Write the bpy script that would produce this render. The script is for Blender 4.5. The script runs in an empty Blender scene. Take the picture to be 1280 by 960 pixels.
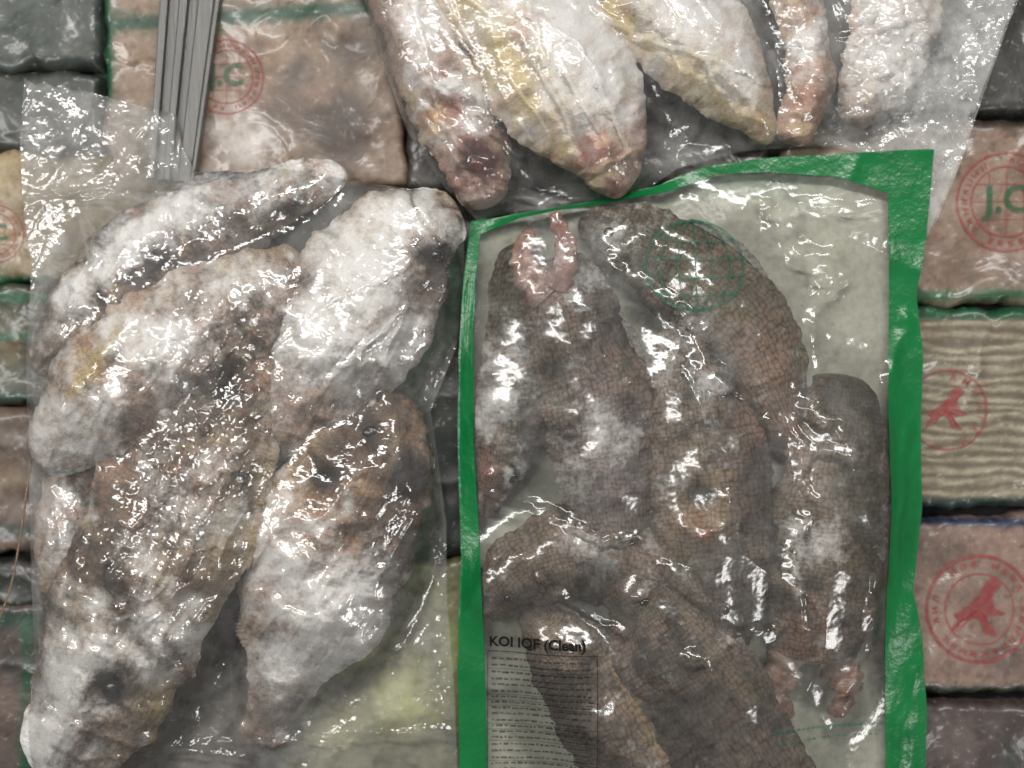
import bpy, math, random
import numpy as np
from mathutils import Vector
from mathutils.bvhtree import BVHTree
random.seed(7)
S=0.0005
scene=bpy.context.scene
def lin(c):
    c=np.array(c[:3],float)/255.0
    return np.where(c<=0.04045,c/12.92,((c+0.055)/1.055)**2.4)
def wx(px): return (np.asarray(px,float)-640)*S
def wy(py): return (480-np.asarray(py,float))*S
# ---------- noise ----------
def _h(ix,iy,iz,s):
    n=(ix*374761393+iy*668265263+iz*1274126177+s*974634777)&0x7fffffff
    n=((n^(n>>13))*1103515245+12345)&0x7fffffff
    n=(n^(n>>15))*2246822519&0x7fffffff
    return (n^(n>>13)).astype(float)/0x7fffffff
def vn(x,y,z=None,s=0):
    x=np.asarray(x,float); y=np.asarray(y,float)
    ix=np.floor(x).astype(np.int64); iy=np.floor(y).astype(np.int64)
    fx=x-ix; fy=y-iy
    fx=fx*fx*(3-2*fx); fy=fy*fy*(3-2*fy)
    if z is None:
        iz=np.zeros_like(ix); r=0
        for a in (0,1):
            for b in (0,1):
                r=r+(fx if a else 1-fx)*(fy if b else 1-fy)*_h(ix+a,iy+b,iz,s)
        return r*2-1
    z=np.asarray(z,float); iz=np.floor(z).astype(np.int64); fz=z-iz; fz=fz*fz*(3-2*fz); r=0
    for a in (0,1):
        for b in (0,1):
            for c in (0,1):
                r=r+(fx if a else 1-fx)*(fy if b else 1-fy)*(fz if c else 1-fz)*_h(ix+a,iy+b,iz+c,s)
    return r*2-1
def fbm(x,y,z=None,s=0,o=4):
    r=0;a=1;t=0
    for i in range(o):
        k=2**i
        r=r+a*vn(x*k,y*k,None if z is None else z*k,s+i*17); t+=a; a*=0.55
    return r/t
def ridge(x,y,s=0,o=3):
    r=0;a=1;t=0
    for i in range(o):
        k=2.0**i
        r=r+a*(1-np.abs(vn(x*k,y*k,None,s+i*31))*2.2).clip(0,1)**2; t+=a; a*=0.55
    return r/t
def crumple(x,y,s=0):
    """faceted crumpled-film height (cells with random tilt, sharp valleys)"""
    ix=np.floor(x).astype(np.int64); iy=np.floor(y).astype(np.int64)
    f1=np.full(x.shape,9.);f2=np.full(x.shape,9.);hh=np.zeros(x.shape)
    for a in (-1,0,1):
        for b in (-1,0,1):
            cx,cy=ix+a,iy+b; z=np.zeros_like(cx)
            px=cx+_h(cx,cy,z,s); py=cy+_h(cx,cy,z,s+1)
            dx,dy=x-px,y-py; d=np.hypot(dx,dy)
            tl=.45+(_h(cx,cy,z,s+2)-.5)*2.0*dx+(_h(cx,cy,z,s+3)-.5)*2.0*dy
            n=d<f1
            f2=np.where(n,f1,np.minimum(f2,d)); f1=np.where(n,d,f1); hh=np.where(n,tl,hh)
    return (f2-f1)*hh
# ---------- helpers ----------
def segdist(X,Y,pts):
    d=np.full(X.shape,1e9)
    for (x0,y0),(x1,y1) in zip(pts[:-1],pts[1:]):
        vx,vy=x1-x0,y1-y0; L=vx*vx+vy*vy+1e-9
        t=(((X-x0)*vx+(Y-y0)*vy)/L).clip(0,1)
        d=np.minimum(d,np.hypot(X-x0-t*vx,Y-y0-t*vy))
    return d
def blob(PX,PY,xy,r,warp=0.35,s=3):
    d=segdist(PX,PY,xy) if isinstance(xy[0],(tuple,list)) else np.hypot(PX-xy[0],PY-xy[1])
    d=d/r*(1+warp*fbm(PX/(r*0.6+6),PY/(r*0.6+6),None,s,4)*1.6)
    return np.exp(-np.maximum(d,0)**2*1.2)
def catmull(vals,n):
    v=np.array(vals,float)
    if v.ndim==1: v=v[:,None]
    p=np.vstack([2*v[0]-v[1],v,2*v[-1]-v[-2]])
    m=len(v)-1; t=np.linspace(0,m,n); i=np.minimum(t.astype(int),m-1); f=(t-i)[:,None]
    a,b,c,d=p[i],p[i+1],p[i+2],p[i+3]
    return 0.5*((2*b)+(c-a)*f+(2*a-5*b+4*c-d)*f**2+(3*b-a-3*c+d)*f**3)
def mkmesh(name,V,F,mat=None,smooth=True,attrs=None,col=None,vec=None):
    me=bpy.data.meshes.new(name)
    me.from_pydata(V.tolist() if hasattr(V,'tolist') else V,[],F.tolist() if hasattr(F,'tolist') else F); me.update()
    if smooth: me.polygons.foreach_set('use_smooth',[True]*len(me.polygons))
    if col is not None:
        a=me.color_attributes.new('Col','FLOAT_COLOR','POINT')
        c=np.ones((len(V),4)); c[:,:3]=col; a.data.foreach_set('color',c.ravel())
    for k,v in (attrs or {}).items():
        a=me.attributes.new(k,'FLOAT','POINT'); a.data.foreach_set('value',np.asarray(v,float).ravel())
    for k,v in (vec or {}).items():
        a=me.attributes.new(k,'FLOAT_VECTOR','POINT'); a.data.foreach_set('vector',np.asarray(v,float).ravel())
    ob=bpy.data.objects.new(name,me); scene.collection.objects.link(ob)
    if mat: me.materials.append(mat)
    return ob
def gridfaces(nr,nc,wrap=False):
    i=np.arange(nr-1)[:,None]; j=np.arange(nc if wrap else nc-1)[None,:]
    j2=(j+1)%nc
    return np.stack([i*nc+j,i*nc+j2,(i+1)*nc+j2,(i+1)*nc+j],-1).reshape(-1,4)
def par(child,parent): child.parent=parent
def top(ob,label,cat,group=None):
    ob['label']=label; ob['category']=cat
    if group: ob['group']=group
# ---------- materials ----------
class G:
    def __init__(s,name):
        m=bpy.data.materials.new(name); m.use_nodes=True; m.node_tree.nodes.clear()
        s.m,s.n,s.l=m,m.node_tree.nodes,m.node_tree.links; s.out=s.n.new('ShaderNodeOutputMaterial')
        s.tc=s.n.new('ShaderNodeTexCoord').outputs['Object']
    def put(s,inp,v):
        if hasattr(v,'links'): s.l.new(v,inp)
        else: inp.default_value=v
    def mapping(s,scale=(1,1,1),rot=0):
        k=s.n.new('ShaderNodeMapping'); k.inputs['Scale'].default_value=scale; k.inputs['Rotation'].default_value=(0,0,rot)
        s.l.new(s.tc,k.inputs[0]); return k.outputs[0]
    def noise(s,scale,detail=4,rough=.55,dist=0,vec=None):
        k=s.n.new('ShaderNodeTexNoise'); s.l.new(vec or s.tc,k.inputs['Vector'])
        k.inputs['Scale'].default_value=scale;k.inputs['Detail'].default_value=detail;k.inputs['Roughness'].default_value=rough;k.inputs['Distortion'].default_value=dist
        return k.outputs[0]
    def vor(s,scale,feat='F1',vec=None,rand=1):
        k=s.n.new('ShaderNodeTexVoronoi'); k.feature=feat; k.voronoi_dimensions='2D'; s.l.new(vec or s.tc,k.inputs['Vector']); k.inputs['Scale'].default_value=scale
        k.inputs['Randomness'].default_value=rand
        return k.outputs['Distance']
    def math(s,op,a,b=0.0,clamp=False):
        k=s.n.new('ShaderNodeMath'); k.operation=op; k.use_clamp=clamp
        s.put(k.inputs[0],a); s.put(k.inputs[1],b); return k.outputs[0]
    def rng(s,v,a,b,c=0,d=1):
        k=s.n.new('ShaderNodeMapRange'); s.put(k.inputs[0],v)
        for i,x in zip((1,2,3,4),(a,b,c,d)): k.inputs[i].default_value=x
        return k.outputs[0]
    def attr(s,name,out='Fac'):
        k=s.n.new('ShaderNodeAttribute'); k.attribute_name=name; return k.outputs[out]
    def mix(s,f,a,b,mode='MIX'):
        k=s.n.new('ShaderNodeMix'); k.data_type='RGBA'; k.blend_type=mode
        s.put(k.inputs[0],f); s.put(k.inputs[6],a); s.put(k.inputs[7],b); return k.outputs[2]
    def bump(s,h,dist,strength=1.0,nrm=None):
        k=s.n.new('ShaderNodeBump'); s.put(k.inputs['Height'],h); k.inputs['Distance'].default_value=dist; s.put(k.inputs['Strength'],strength)
        if nrm: s.l.new(nrm,k.inputs['Normal'])
        return k.outputs[0]
def fishmat(name,scales=0.0,wet=0.5,dark=.55):
    g=G(name); col=g.attr('Col','Color'); fr=g.attr('Frost')
    n2=g.noise(620,5,.78)
    c=g.mix(g.rng(n2,.45,.66,0,dark),col,g.mix(1.0,col,(.40,.36,.33,1),'MULTIPLY'))
    c=g.mix(g.rng(n2,.44,.30,0,.55),c,g.mix(1.0,c,(1.9,1.85,1.8,1),'MULTIPLY'))
    if scales:
        v=g.vor(1.0,'F1',g.attr('Suv','Vector'),.45)
        c=g.mix(g.rng(v,.3,.62,0,scales),c,g.mix(1.0,c,(.30,.27,.25,1),'MULTIPLY'))
    f=g.rng(g.math('ADD',fr,g.math('MULTIPLY',g.math('SUBTRACT',g.noise(300,4,.8),.5),.95)),.14,.82,0,1)
    f=g.math('MULTIPLY',f,g.rng(fr,.02,.2,0,.97))
    c=g.mix(f,c,(.86,.85,.84,1))
    b=g.bump(n2,.0015,.8)
    if scales: b=g.bump(v,.0009,.5,b)
    p=g.n.new('ShaderNodeBsdfPrincipled'); g.l.new(c,p.inputs['Base Color']); g.l.new(b,p.inputs['Normal'])
    g.put(p.inputs['Roughness'],g.rng(f,0,1,wet,.9)); p.inputs['Specular IOR Level'].default_value=.3
    g.l.new(p.outputs[0],g.out.inputs[0]); return g.m
def filmmat(name,tint,gl,rough,bs=160,bd=.0006):
    g=G(name); hz=g.attr('Haze'); b=g.bump(g.noise(bs,2,.6),bd,1.0)
    T=g.n.new('ShaderNodeBsdfTransparent'); T.inputs[0].default_value=tint
    GL=g.n.new('ShaderNodeBsdfGlossy'); GL.inputs['Roughness'].default_value=rough; g.l.new(b,GL.inputs['Normal'])
    D=g.n.new('ShaderNodeBsdfDiffuse'); D.inputs[0].default_value=(.80,.79,.78,1)
    m1=g.n.new('ShaderNodeMixShader'); g.l.new(hz,m1.inputs[0]); g.l.new(T.outputs[0],m1.inputs[1]); g.l.new(D.outputs[0],m1.inputs[2])
    fr=g.n.new('ShaderNodeFresnel'); fr.inputs[0].default_value=1.45; g.l.new(b,fr.inputs['Normal'])
    m2=g.n.new('ShaderNodeMixShader'); g.put(m2.inputs[0],g.math('ADD',fr.outputs[0],gl-.03,True)); g.l.new(m1.outputs[0],m2.inputs[1]); g.l.new(GL.outputs[0],m2.inputs[2])
    g.l.new(m2.outputs[0],g.out.inputs[0]); return g.m
def backfilm(name):
    g=G(name); T=g.n.new('ShaderNodeBsdfTransparent'); T.inputs[0].default_value=(.93,.94,.93,1)
    D=g.n.new('ShaderNodeBsdfDiffuse'); D.inputs[0].default_value=(.72,.72,.69,1)
    m1=g.n.new('ShaderNodeMixShader'); g.l.new(g.attr('Haze'),m1.inputs[0]); g.l.new(T.outputs[0],m1.inputs[1]); g.l.new(D.outputs[0],m1.inputs[2])
    g.l.new(m1.outputs[0],g.out.inputs[0]); return g.m
def vcmat(name,rough=.45,coat=.28,bd=.001,bs=30):
    g=G(name); col=g.attr('Col','Color')
    n=g.noise(200,4,.7)
    c=g.mix(g.rng(n,.42,.68,0,.5),col,g.mix(1.0,col,(.5,.46,.44,1),'MULTIPLY'))
    c=g.mix(g.rng(n,.40,.28,0,.4),c,(.50,.46,.43,1))
    b=g.bump(g.noise(bs,3,.5,.6),bd*3,.7)
    p=g.n.new('ShaderNodeBsdfPrincipled'); g.l.new(c,p.inputs['Base Color']); g.l.new(b,p.inputs['Normal'])
    p.inputs['Roughness'].default_value=rough; p.inputs['Coat Weight'].default_value=coat; p.inputs['Coat Roughness'].default_value=.15
    g.l.new(b,p.inputs['Coat Normal']); g.l.new(p.outputs[0],g.out.inputs[0]); return g.m
def plain(name,c,rough=.4,metal=0,var=.25,bs=120,bd=.0006,alpha=1,spec=.5,stretch=(1,1,1)):
    g=G(name); c=tuple(lin(c))+(1,); w=g.mapping(stretch); n=g.noise(bs,5,.6,0,w)
    k=g.mix(g.rng(n,.35,.7,0,var),c,g.mix(1.0,c,(.45,.45,.45,1),'MULTIPLY'))
    p=g.n.new('ShaderNodeBsdfPrincipled'); g.l.new(k,p.inputs['Base Color']); p.inputs['Roughness'].default_value=rough; p.inputs['Metallic'].default_value=metal
    if alpha<1: g.put(p.inputs['Alpha'],g.rng(g.noise(300,4,.7),.35,.6,alpha*.45,alpha))
    p.inputs['Specular IOR Level'].default_value=spec
    g.l.new(g.bump(n,bd*2,.6),p.inputs['Normal']); g.l.new(p.outputs[0],g.out.inputs[0]); return g.m
M_fish=fishmat('frosted_fish_skin',.35); M_pale=fishmat('pale_fish_flesh',0,.5,.3); M_scale=fishmat('scaly_fish_skin',.75,.5)
M_filmL=filmmat('crinkled_film',(.97,.965,.955,1),.075,.13)
M_filmR=filmmat('clear_pouch_film',(.965,.965,.955,1),.06,.15,90,.0006)
M_filmT=filmmat('frosted_film',(.97,.965,.96,1),.05,.15)
M_bf=backfilm('bag_back_film')
M_pack=vcmat('pack_wrapper'); M_back=vcmat('pouch_back',.5,.2,.001,30)
M_green=plain('green_print',(2,106,52),.28,0,.45,30,.002)
M_ink=plain('black_ink',(22,18,18),.7,0,.1,spec=.1); M_red=plain('red_ink',(160,56,60),.4,0,.5,200,alpha=.68); M_greenink=plain('green_ink',(24,100,80),.5,0,.3,alpha=.7); M_packgreen=plain('pack_green_ink',(36,92,60),.4,0,.3,alpha=.85)
M_eye=plain('fish_eye',(14,10,10),.15)
M_rail=plain('brushed_rail',(104,104,102),.38,.6,.45,60,.0002,stretch=(12,.4,1))
M_dark=plain('dark_liner',(40,44,42),.5,0,.4,40)
# ---------- fish ----------
BV={}
PAL={'L':((188,154,134),(206,190,156),(80,73,68)),'R':((156,134,120),(106,100,76),(52,46,40)),'T':((208,174,158),(220,206,170),(150,134,122))}
VEIL={'L':(.04,.66),'R':(.06,.45),'T':(.12,.6)}
def lumi(c): return sum(c)/765.
def paintcol(PX,PY,base,paints,seed,pre=None,fr=None):
    col=np.tile(lin(base),(len(PX),1)) if pre is None else pre; fr=np.zeros(len(PX)) if fr is None else fr
    for i,p in enumerate(paints):
        xy,r,c,st=p
        if c=='F':
            m=(blob(PX,PY,xy,r*1.10,.8,seed+i)*st*1.1).clip(0,1)*(.88+.34*fbm(PX/16,PY/16,None,seed+90+i,3)); fr=1-(1-fr)*(1-m.clip(0,1))
        else:
            dkk=lumi(c)<.30
            m=(blob(PX,PY,xy,r,.4 if dkk else .6,seed+i)*st*(1.35 if dkk else 1.1)).clip(0,1); col=col*(1-m[:,None])+lin(c)*m[:,None]; fr=fr*(1-m*(1. if dkk else .92 if lumi(c)<.36 else .65 if lumi(c)<.5 else .4))
    return col,fr
def fin(ob,c,nr,w,zz,h,side,t0,t1,H,base,bag,nray=14,seed=1,slant=.5):
    n=len(c); i0,i1=int(t0*(n-1)),int(t1*(n-1)); idx=np.linspace(i0,i1,nray*6).astype(int); m=len(idx)
    s=np.linspace(0,1,m); k=np.arange(8)/7.
    env=np.sin(np.pi*np.clip(s*.9+.08,0,1))**.5*(1+.16*np.abs(np.sin(s*nray*np.pi))-.1)*(1+.3*fbm(s*8,s*0+seed,None,seed))
    tg=np.stack([nr[:,1],-nr[:,0]],1)
    r=(k[None,:]*(H*env)[:,None])
    PX=c[idx,0][:,None]+side*nr[idx,0][:,None]*(w[idx][:,None]*.86+r)+tg[idx,0][:,None]*r*slant
    PY=c[idx,1][:,None]+side*nr[idx,1][:,None]*(w[idx][:,None]*.86+r)+tg[idx,1][:,None]*r*slant
    Z=(zz[idx]+h[idx]*.62*S)[:,None]-k[None,:]*.003+(.0007*np.sin(s*nray*2*np.pi))[:,None]*(.4+k[None,:])+.002
    col=np.tile(lin(base),(m*8,1))*(.75+.4*np.abs(np.sin(s*nray*np.pi))[:,None].repeat(8,1).ravel()[:,None])
    V=np.stack([wx(PX),wy(PY),Z],-1).reshape(-1,3); F=gridfaces(m,8)
    fo=mkmesh('fin',V,F,M_pale,True,{'Frost':np.full(m*8,.3)},col); par(fo,ob); sol=fo.modifiers.new('s','SOLIDIFY'); sol.thickness=.0006
    BV[bag].append((V,F.tolist()))
def fish(bag,label,pts,hw,hh,z0,base,paints=(),relief=(),eyes=(),mat=None,seed=0,lips=(),lump=1.0,head=None,belly=1,fins=(),bellyc=(204,190,164),lens=1.8,name='frozen_fish',cat='fish',cap=.05,hs=1.0):
    n,m=300,108
    c=catmull(pts,n); w=catmull(hw,n)[:,0].clip(4); h=catmull(hh,n)[:,0].clip(3)*.80
    zz=np.full(n,z0)
    t=np.linspace(0,1,n); e=cap
    k=np.where(t<e,np.sqrt(1-(1-t/e)**2),1)*np.where(t>1-e,np.sqrt((1-((t-1+e)/e)**2).clip(0)),1)
    w=w*(.12+.88*k); h=h*(.12+.88*k)
    tg=np.gradient(c,axis=0); tg/=np.linalg.norm(tg,axis=1)[:,None]; nr=np.stack([-tg[:,1],tg[:,0]],1)
    th=np.arange(m)/m*2*np.pi; ct,st=np.cos(th),np.sin(th)
    prof=(1-np.abs(ct)**lens).clip(0)**.8
    zs=np.where(st>=0,prof,-prof*.6)
    asym=1+.20*fbm(t*8,t*0+seed*3.1,None,seed,4)[:,None]*np.where(ct>0,1,0)+.20*fbm(t*8,t*0+seed*5.7+40,None,seed+4,4)[:,None]*np.where(ct<0,1,0)
    wa=w[:,None]*asym
    PX=c[:,0][:,None]+nr[:,0][:,None]*wa*ct; PY=c[:,1][:,None]+nr[:,1][:,None]*wa*ct
    Z=(zz+h*.6*S)[:,None]+zs*h[:,None]*S
    X=wx(PX); Y=wy(PY)
    a=fbm(X*42,Y*42,Z*42,seed*5+1,3)*.0044*lump+fbm(X*140,Y*140,Z*140,seed*5+2,3)*.0014*lump
    cr=ridge(X*60+seed+3*fbm(X*40,Y*40),Y*60,seed+60,2); a=a-cr*.0016*lump
    mn=np.minimum(1,w/30)[:,None]
    X=X+nr[:,0][:,None]*ct*a*mn; Y=Y-nr[:,1][:,None]*ct*a*mn; Z=Z+st*a*mn
    topf=np.clip(st,0,1)**.5+0*Z
    for q in relief:
        xy,r,d=q; Z=Z+topf*blob(PX,PY,xy,r,.25,seed)*d*.001
    A=ct[None,:]+0*Z; s_=(t if head==0 else 1-t)[:,None]+0*Z
    gm=np.zeros_like(Z); hm=np.zeros_like(Z)
    if head is not None:
        wob=.02*fbm(A*3,s_*3,None,seed,2)
        gs=.27-.07*A**2+wob
        br=np.clip(.6+fbm(A*2.2+seed,s_*4,None,seed+2,2)*1.2,0,1)*hs
        gm=np.exp(-((s_-gs)/.011)**2)*br; Z=Z-topf*gm*.0026
        Z=Z+topf*np.exp(-((s_-gs+.045)/.04)**2)*.0018*hs
        gs2=.19-.05*A**2; Z=Z-topf*np.exp(-((s_-gs2)/.009)**2)*.0006*(A*belly>-.3)*hs
        mo=np.exp(-((A*belly-.12-1.6*s_)/.10)**2)*(s_<.11); Z=Z-topf*mo*.0026*hs; gm=np.maximum(gm,mo*.9*hs)
        hm=1/(1+np.exp((s_-gs)/.02))
    V=np.stack([X,Y,Z],-1).reshape(-1,3)
    N=len(V); V=np.vstack([V,V[:m].mean(0),V[N-m:N].mean(0)])
    Fl=gridfaces(n,m,True)[:,::-1].tolist()+[[i,(i+1)%m,N] for i in range(m)]+[[(n-1)*m+(i+1)%m,(n-1)*m+i,N+1] for i in range(m)]
    px=V[:,0]/S+640; py=480-V[:,1]/S
    col=np.tile(lin(base),(N+2,1))
    ap=lambda q:np.r_[q.ravel(),q.ravel()[0],q.ravel()[-1]]
    p1,p2,p3=[lin(q) for q in PAL[bag]]
    def mixc(msk,cc):
        nonlocal col; col=col*(1-msk[:,None])+cc*msk[:,None]
    bm=ap(np.clip(A*belly*1.6-.5+.6*fbm(PX/30,PY/30,None,seed+8),0,1)); mixc(bm*.6,lin(bellyc))
    bk=ap(np.clip(-A*belly*1.6-.3+.6*fbm(PX/25,PY/25,None,seed+9),0,1)); mixc(bk*.6,p3)
    for pc,sd,sc,th_,am in ((p1,1,34,.06,.75),(p2,2,26,.13,.65),(p3,3,22,.10,.75),(p3,6,8,.20,.6),(p1,8,12,.20,.55)):
        q=fbm(px/sc,py/sc,None,seed*7+sd*13,4); mixc(np.clip((q-th_)*4,0,1)*am,pc)
    # dark wrinkle lines in the skin
    wr_=np.clip(ridge(px/30+.8*fbm(px/20,py/20,None,7),py/30,seed+120,2)*1.6-.75,0,1)*np.clip(.5+fbm(px/40,py/40,None,seed+121)*1.5,0,1)
    if bag!='T': mixc(wr_*.6,p3)
    if head is not None: mixc(ap(hm)*.3*hs,lin((150,130,112)) if bag!='R' else lin((112,98,84))); mixc((ap(gm)*.85).clip(0,1),lin((62,48,44)))
    v0,v1=VEIL[bag]; veil=np.clip(v0+v1*fbm(px/38,py/38,None,seed+70,4)+.28*fbm(px/7,py/7,None,seed+71,3),0,.75)
    veil=veil*(1-.5*bk)
    col,fr=paintcol(px,py,base,paints,seed*11,col,veil)
    fr=fr*(1-.85*ap(gm).clip(0,1))*(1-.30*(np.clip(fbm(px/10,py/10,None,seed+73,3)*5-.4,0,1)))*(1-.4*wr_)
    u=ap(t[:,None]*np.linalg.norm(np.diff(c,axis=0),axis=1).sum()/6.4+0*Z); vv=ap(A*w.max()/6.4)
    suv=np.stack([u+.8*fbm(px/20,py/20,None,5,2),vv+.8*fbm(px/20,py/20,None,6,2),0*u],-1)
    ob=mkmesh(name,V,Fl,mat or M_fish,True,{'Frost':fr},col,{'Suv':suv})
    top(ob,label,cat); BV.setdefault(bag,[]).append((V,Fl))
    bvh=BVHTree.FromPolygons(V.tolist(),Fl)
    for j,(side,t0,t1,H,fc) in enumerate(fins): fin(ob,c,nr,w,zz,h,side,t0,t1,H,fc,bag,seed=seed+j)
    for (ex,ey,er) in eyes:
        hit=bvh.ray_cast(Vector((float(wx(ex)),float(wy(ey)),.5)),Vector((0,0,-1)))[0]; zc=hit.z if hit else .03
        tt=np.linspace(0,np.pi,14); pp=np.arange(24)/24*2*np.pi
        VX=float(wx(ex))+er*S*np.sin(tt)[:,None]*np.cos(pp)*1.1; VY=float(wy(ey))+er*S*np.sin(tt)[:,None]*np.sin(pp)*.9; VZ=zc-.0008+er*S*.40*np.cos(tt)[:,None]+0*pp
        Ve=np.stack([VX,VY,VZ],-1).reshape(-1,3); Fe=gridfaces(14,24,True)
        eo=mkmesh('eye',Ve,Fe,M_eye); par(eo,ob); BV[bag].append((Ve,Fe.tolist()))
    for (lp,lr,lz,lc) in lips:
        K=70; q=catmull(lp,K); tgl=np.gradient(q,axis=0); tgl/=np.linalg.norm(tgl,axis=1)[:,None]; nl=np.stack([-tgl[:,1],tgl[:,0]],1)
        tt=np.linspace(0,1,K); rr=lr*(1-.62*tt**2.2)*(1+.4*fbm(tt*9,tt*0+seed,None,seed)); rr[-1]*=.3; aa=np.arange(28)/28*2*np.pi
        LX=wx(q[:,0][:,None]+nl[:,0][:,None]*rr[:,None]*np.cos(aa)); LY=wy(q[:,1][:,None]+nl[:,1][:,None]*rr[:,None]*np.cos(aa)); LZ=lz+rr[:,None]*S*.42*np.sin(aa)-tt[:,None]*.003
        nn=fbm(LX*240,LY*240,LZ*240,seed,4)*.0030; LX=LX+nn; LY=LY+nn*.7; LZ=LZ+nn*.5
        Vl=np.stack([LX,LY,LZ],-1).reshape(-1,3); M=len(Vl)
        Vl=np.vstack([Vl,Vl[:28].mean(0),Vl[M-28:M].mean(0)]); Fq=gridfaces(K,28,True)[:,::-1].tolist()+[[i,(i+1)%28,M] for i in range(28)]+[[M-28+(i+1)%28,M-28+i,M+1] for i in range(28)]
        lx=Vl[:,0]/S;ly=Vl[:,1]/S; cc=np.tile(lin(lc),(len(Vl),1)); qq=np.clip(fbm(lx/9,ly/9,None,seed,3)*2.2+.3,0,1)[:,None]; cc=cc*(1-qq*.65)+lin((104,72,62))*qq*.65
        kk=np.r_[np.repeat(np.clip(1-tt*2.2,0,1),28),1,0][:,None]; cc=cc*(1-kk*.6)+lin(base)*kk*.6
        lo=mkmesh('gill_flap',Vl,Fq,M_pale,True,{'Frost':.14+.35*fbm(lx/14,ly/14,None,seed+5,3)},cc); par(lo,ob); BV[bag].append((Vl,Fq))
    return ob
dk=(62,56,54)
DL=(54,44,40)
# left bag
fish('L','grey frosted whole fish lying under the crinkled film',[(430,212),(350,238),(270,278),(185,335),(105,395),(34,466)],[16,42,62,70,62,20],[8,24,36,42,38,12],.002,(108,100,98),
 [((250,255),38,'F',.7),([(80,370),(210,265)],24,'F',1),((75,440),45,(158,136,114),.8),([(190,400),(350,280)],32,(118,102,98),.85),((330,230),50,'F',.7),((200,330),26,(78,72,72),.85),((150,300),24,'F',.9),((300,275),24,(92,80,78),.8),((410,225),24,'F',.5),((60,410),20,'F',.5),((134,424),20,DL,1)],
 [((134,424),12,-2)],[(136,424,10)],seed=1,head=1,belly=-1,hs=1,fins=[(1,.3,.62,16,(108,102,100))])
fish('L','pinkish frosted fish with yellow belly edge in clear bag',[(385,330),(335,362),(260,405),(180,462),(110,520),(44,585)],[34,58,78,86,70,26],[14,32,44,46,38,14],.012,(184,160,144),
 [((230,420),60,'F',.85),((90,545),58,'F',.85),((285,480),38,dk,.9),((200,520),54,(160,130,112),.7),((330,350),36,'F',.6),((190,440),36,'F',.6),((140,500),30,'F',.5),([(160,408),(95,495)],10,(210,188,136),.9),((245,380),18,(126,108,96),.7),((70,560),18,(150,126,110),.6),((250,470),24,(140,112,98),.6)],
 [([(170,405),(85,510)],9,3.5),((285,480),24,-5),([(300,350),(220,480)],9,2)],seed=2,head=None,belly=1,fins=[(-1,.3,.6,16,(150,134,120))],lump=.9)
fish('L','pale pink fish piece tucked at the bag edge',[(80,560),(78,640),(84,720),(90,800)],[26,44,46,26],[18,26,26,14],.001,(182,158,144),[((70,630),40,'F',.6),((90,720),30,(150,128,114),.7),((80,690),30,'F',.5)],seed=19)
fish('L','large frosted fish with white head and dark eye',[(340,400),(290,480),(245,580),(198,700),(138,830),(62,985)],[48,72,102,106,102,46],[16,34,44,50,46,18],.010,(154,136,122),
 [((115,825),66,'F',1),((55,930),60,'F',1),((205,885),36,(188,172,132),.85),([(240,500),(150,720)],36,(106,94,84),.65),((310,690),45,(200,182,154),.8),((250,640),50,'F',.45),((200,790),54,'F',.85),((280,480),34,(54,48,47),1),((56,770),28,(92,80,70),.9),((200,600),40,'F',.3),((160,755),22,(106,90,78),.8),((150,720),20,(74,64,58),.8),((180,905),14,(116,94,76),.7),((250,760),30,(150,130,112),.6),((240,820),24,(120,104,86),.6),([(215,790),(238,845),(205,915)],6,(96,80,68),.7),([(70,930),(100,948)],5,(96,76,68),.6),((144,856),27,(46,37,34),1),((170,640),24,(150,122,104),.6)],
 [((144,856),18,-3),((280,482),26,-5),([(300,560),(220,740)],8,2.5)],[(146,857,14)],seed=3,head=1,belly=-1,hs=.7,fins=[(-1,.35,.6,18,(164,148,132))])
fish('L','thick white frost covered fish with dark eye',[(574,260),(542,276),(505,305),(450,375),(395,460),(330,570)],[26,50,74,100,92,40],[14,30,42,50,44,20],.004,(184,166,154),
 [((450,330),100,'F',1),((405,430),80,'F',1),((505,262),36,'F',1),((540,430),44,(154,130,122),.8),((375,505),40,(170,144,130),.75),((370,345),16,(108,88,78),.85),((480,430),44,'F',.5),((568,350),26,(96,84,80),.85),((530,480),28,(124,106,98),.7),((430,480),34,'F',.5),([(512,330),(500,385),(462,410)],5,(140,120,110),.6),((542,320),21,(52,42,40),1),((350,470),26,(176,150,132),.6)],
 [((542,320),12,-3),([(525,350),(520,420),(480,500)],9,-3),([(440,270),(400,340)],8,2.5)],[(541,321,10)],seed=4,head=0,belly=1,hs=.8,fins=[(-1,.45,.65,14,(170,160,154))],lump=.85)
fish('L','brown headed fish with frosted belly and thin tail',[(482,482),(465,560),(420,660),(385,770),(350,850),(336,890),(322,940)],[28,80,104,92,52,34,32],[20,44,48,42,20,12,5],.004,(142,120,104),
 [((375,612),44,(200,166,128),.9),((350,690),50,'F',.95),((430,790),80,'F',1),((440,720),36,'F',.8),((505,600),30,(58,53,54),1),((500,700),28,(100,92,90),.85),((395,650),36,(180,146,120),.8),((325,910),34,(126,100,88),.9),((345,850),36,'F',.5),((430,560),26,(90,76,68),.85),((470,640),36,(122,102,90),.7),((380,760),46,'F',.75),((340,740),26,(168,134,112),.6),((450,610),18,(192,160,126),.8),([(452,640),(436,680)],5,(96,78,68),.6),((465,540),26,(72,60,54),.95),((406,598),24,(46,37,34),1),((410,720),22,(160,128,108),.6),((370,800),20,(140,112,98),.5)],
 [((462,545),16,-3),((405,600),16,-6),([(440,600),(450,660),(400,710)],8,-2),([(490,520),(520,640)],8,2)],[(465,541,10)],seed=5,head=0,belly=1,hs=.8,fins=[(-1,.3,.55,14,(94,88,84)),(1,.52,.64,14,(184,164,148))],lump=.95)
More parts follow.
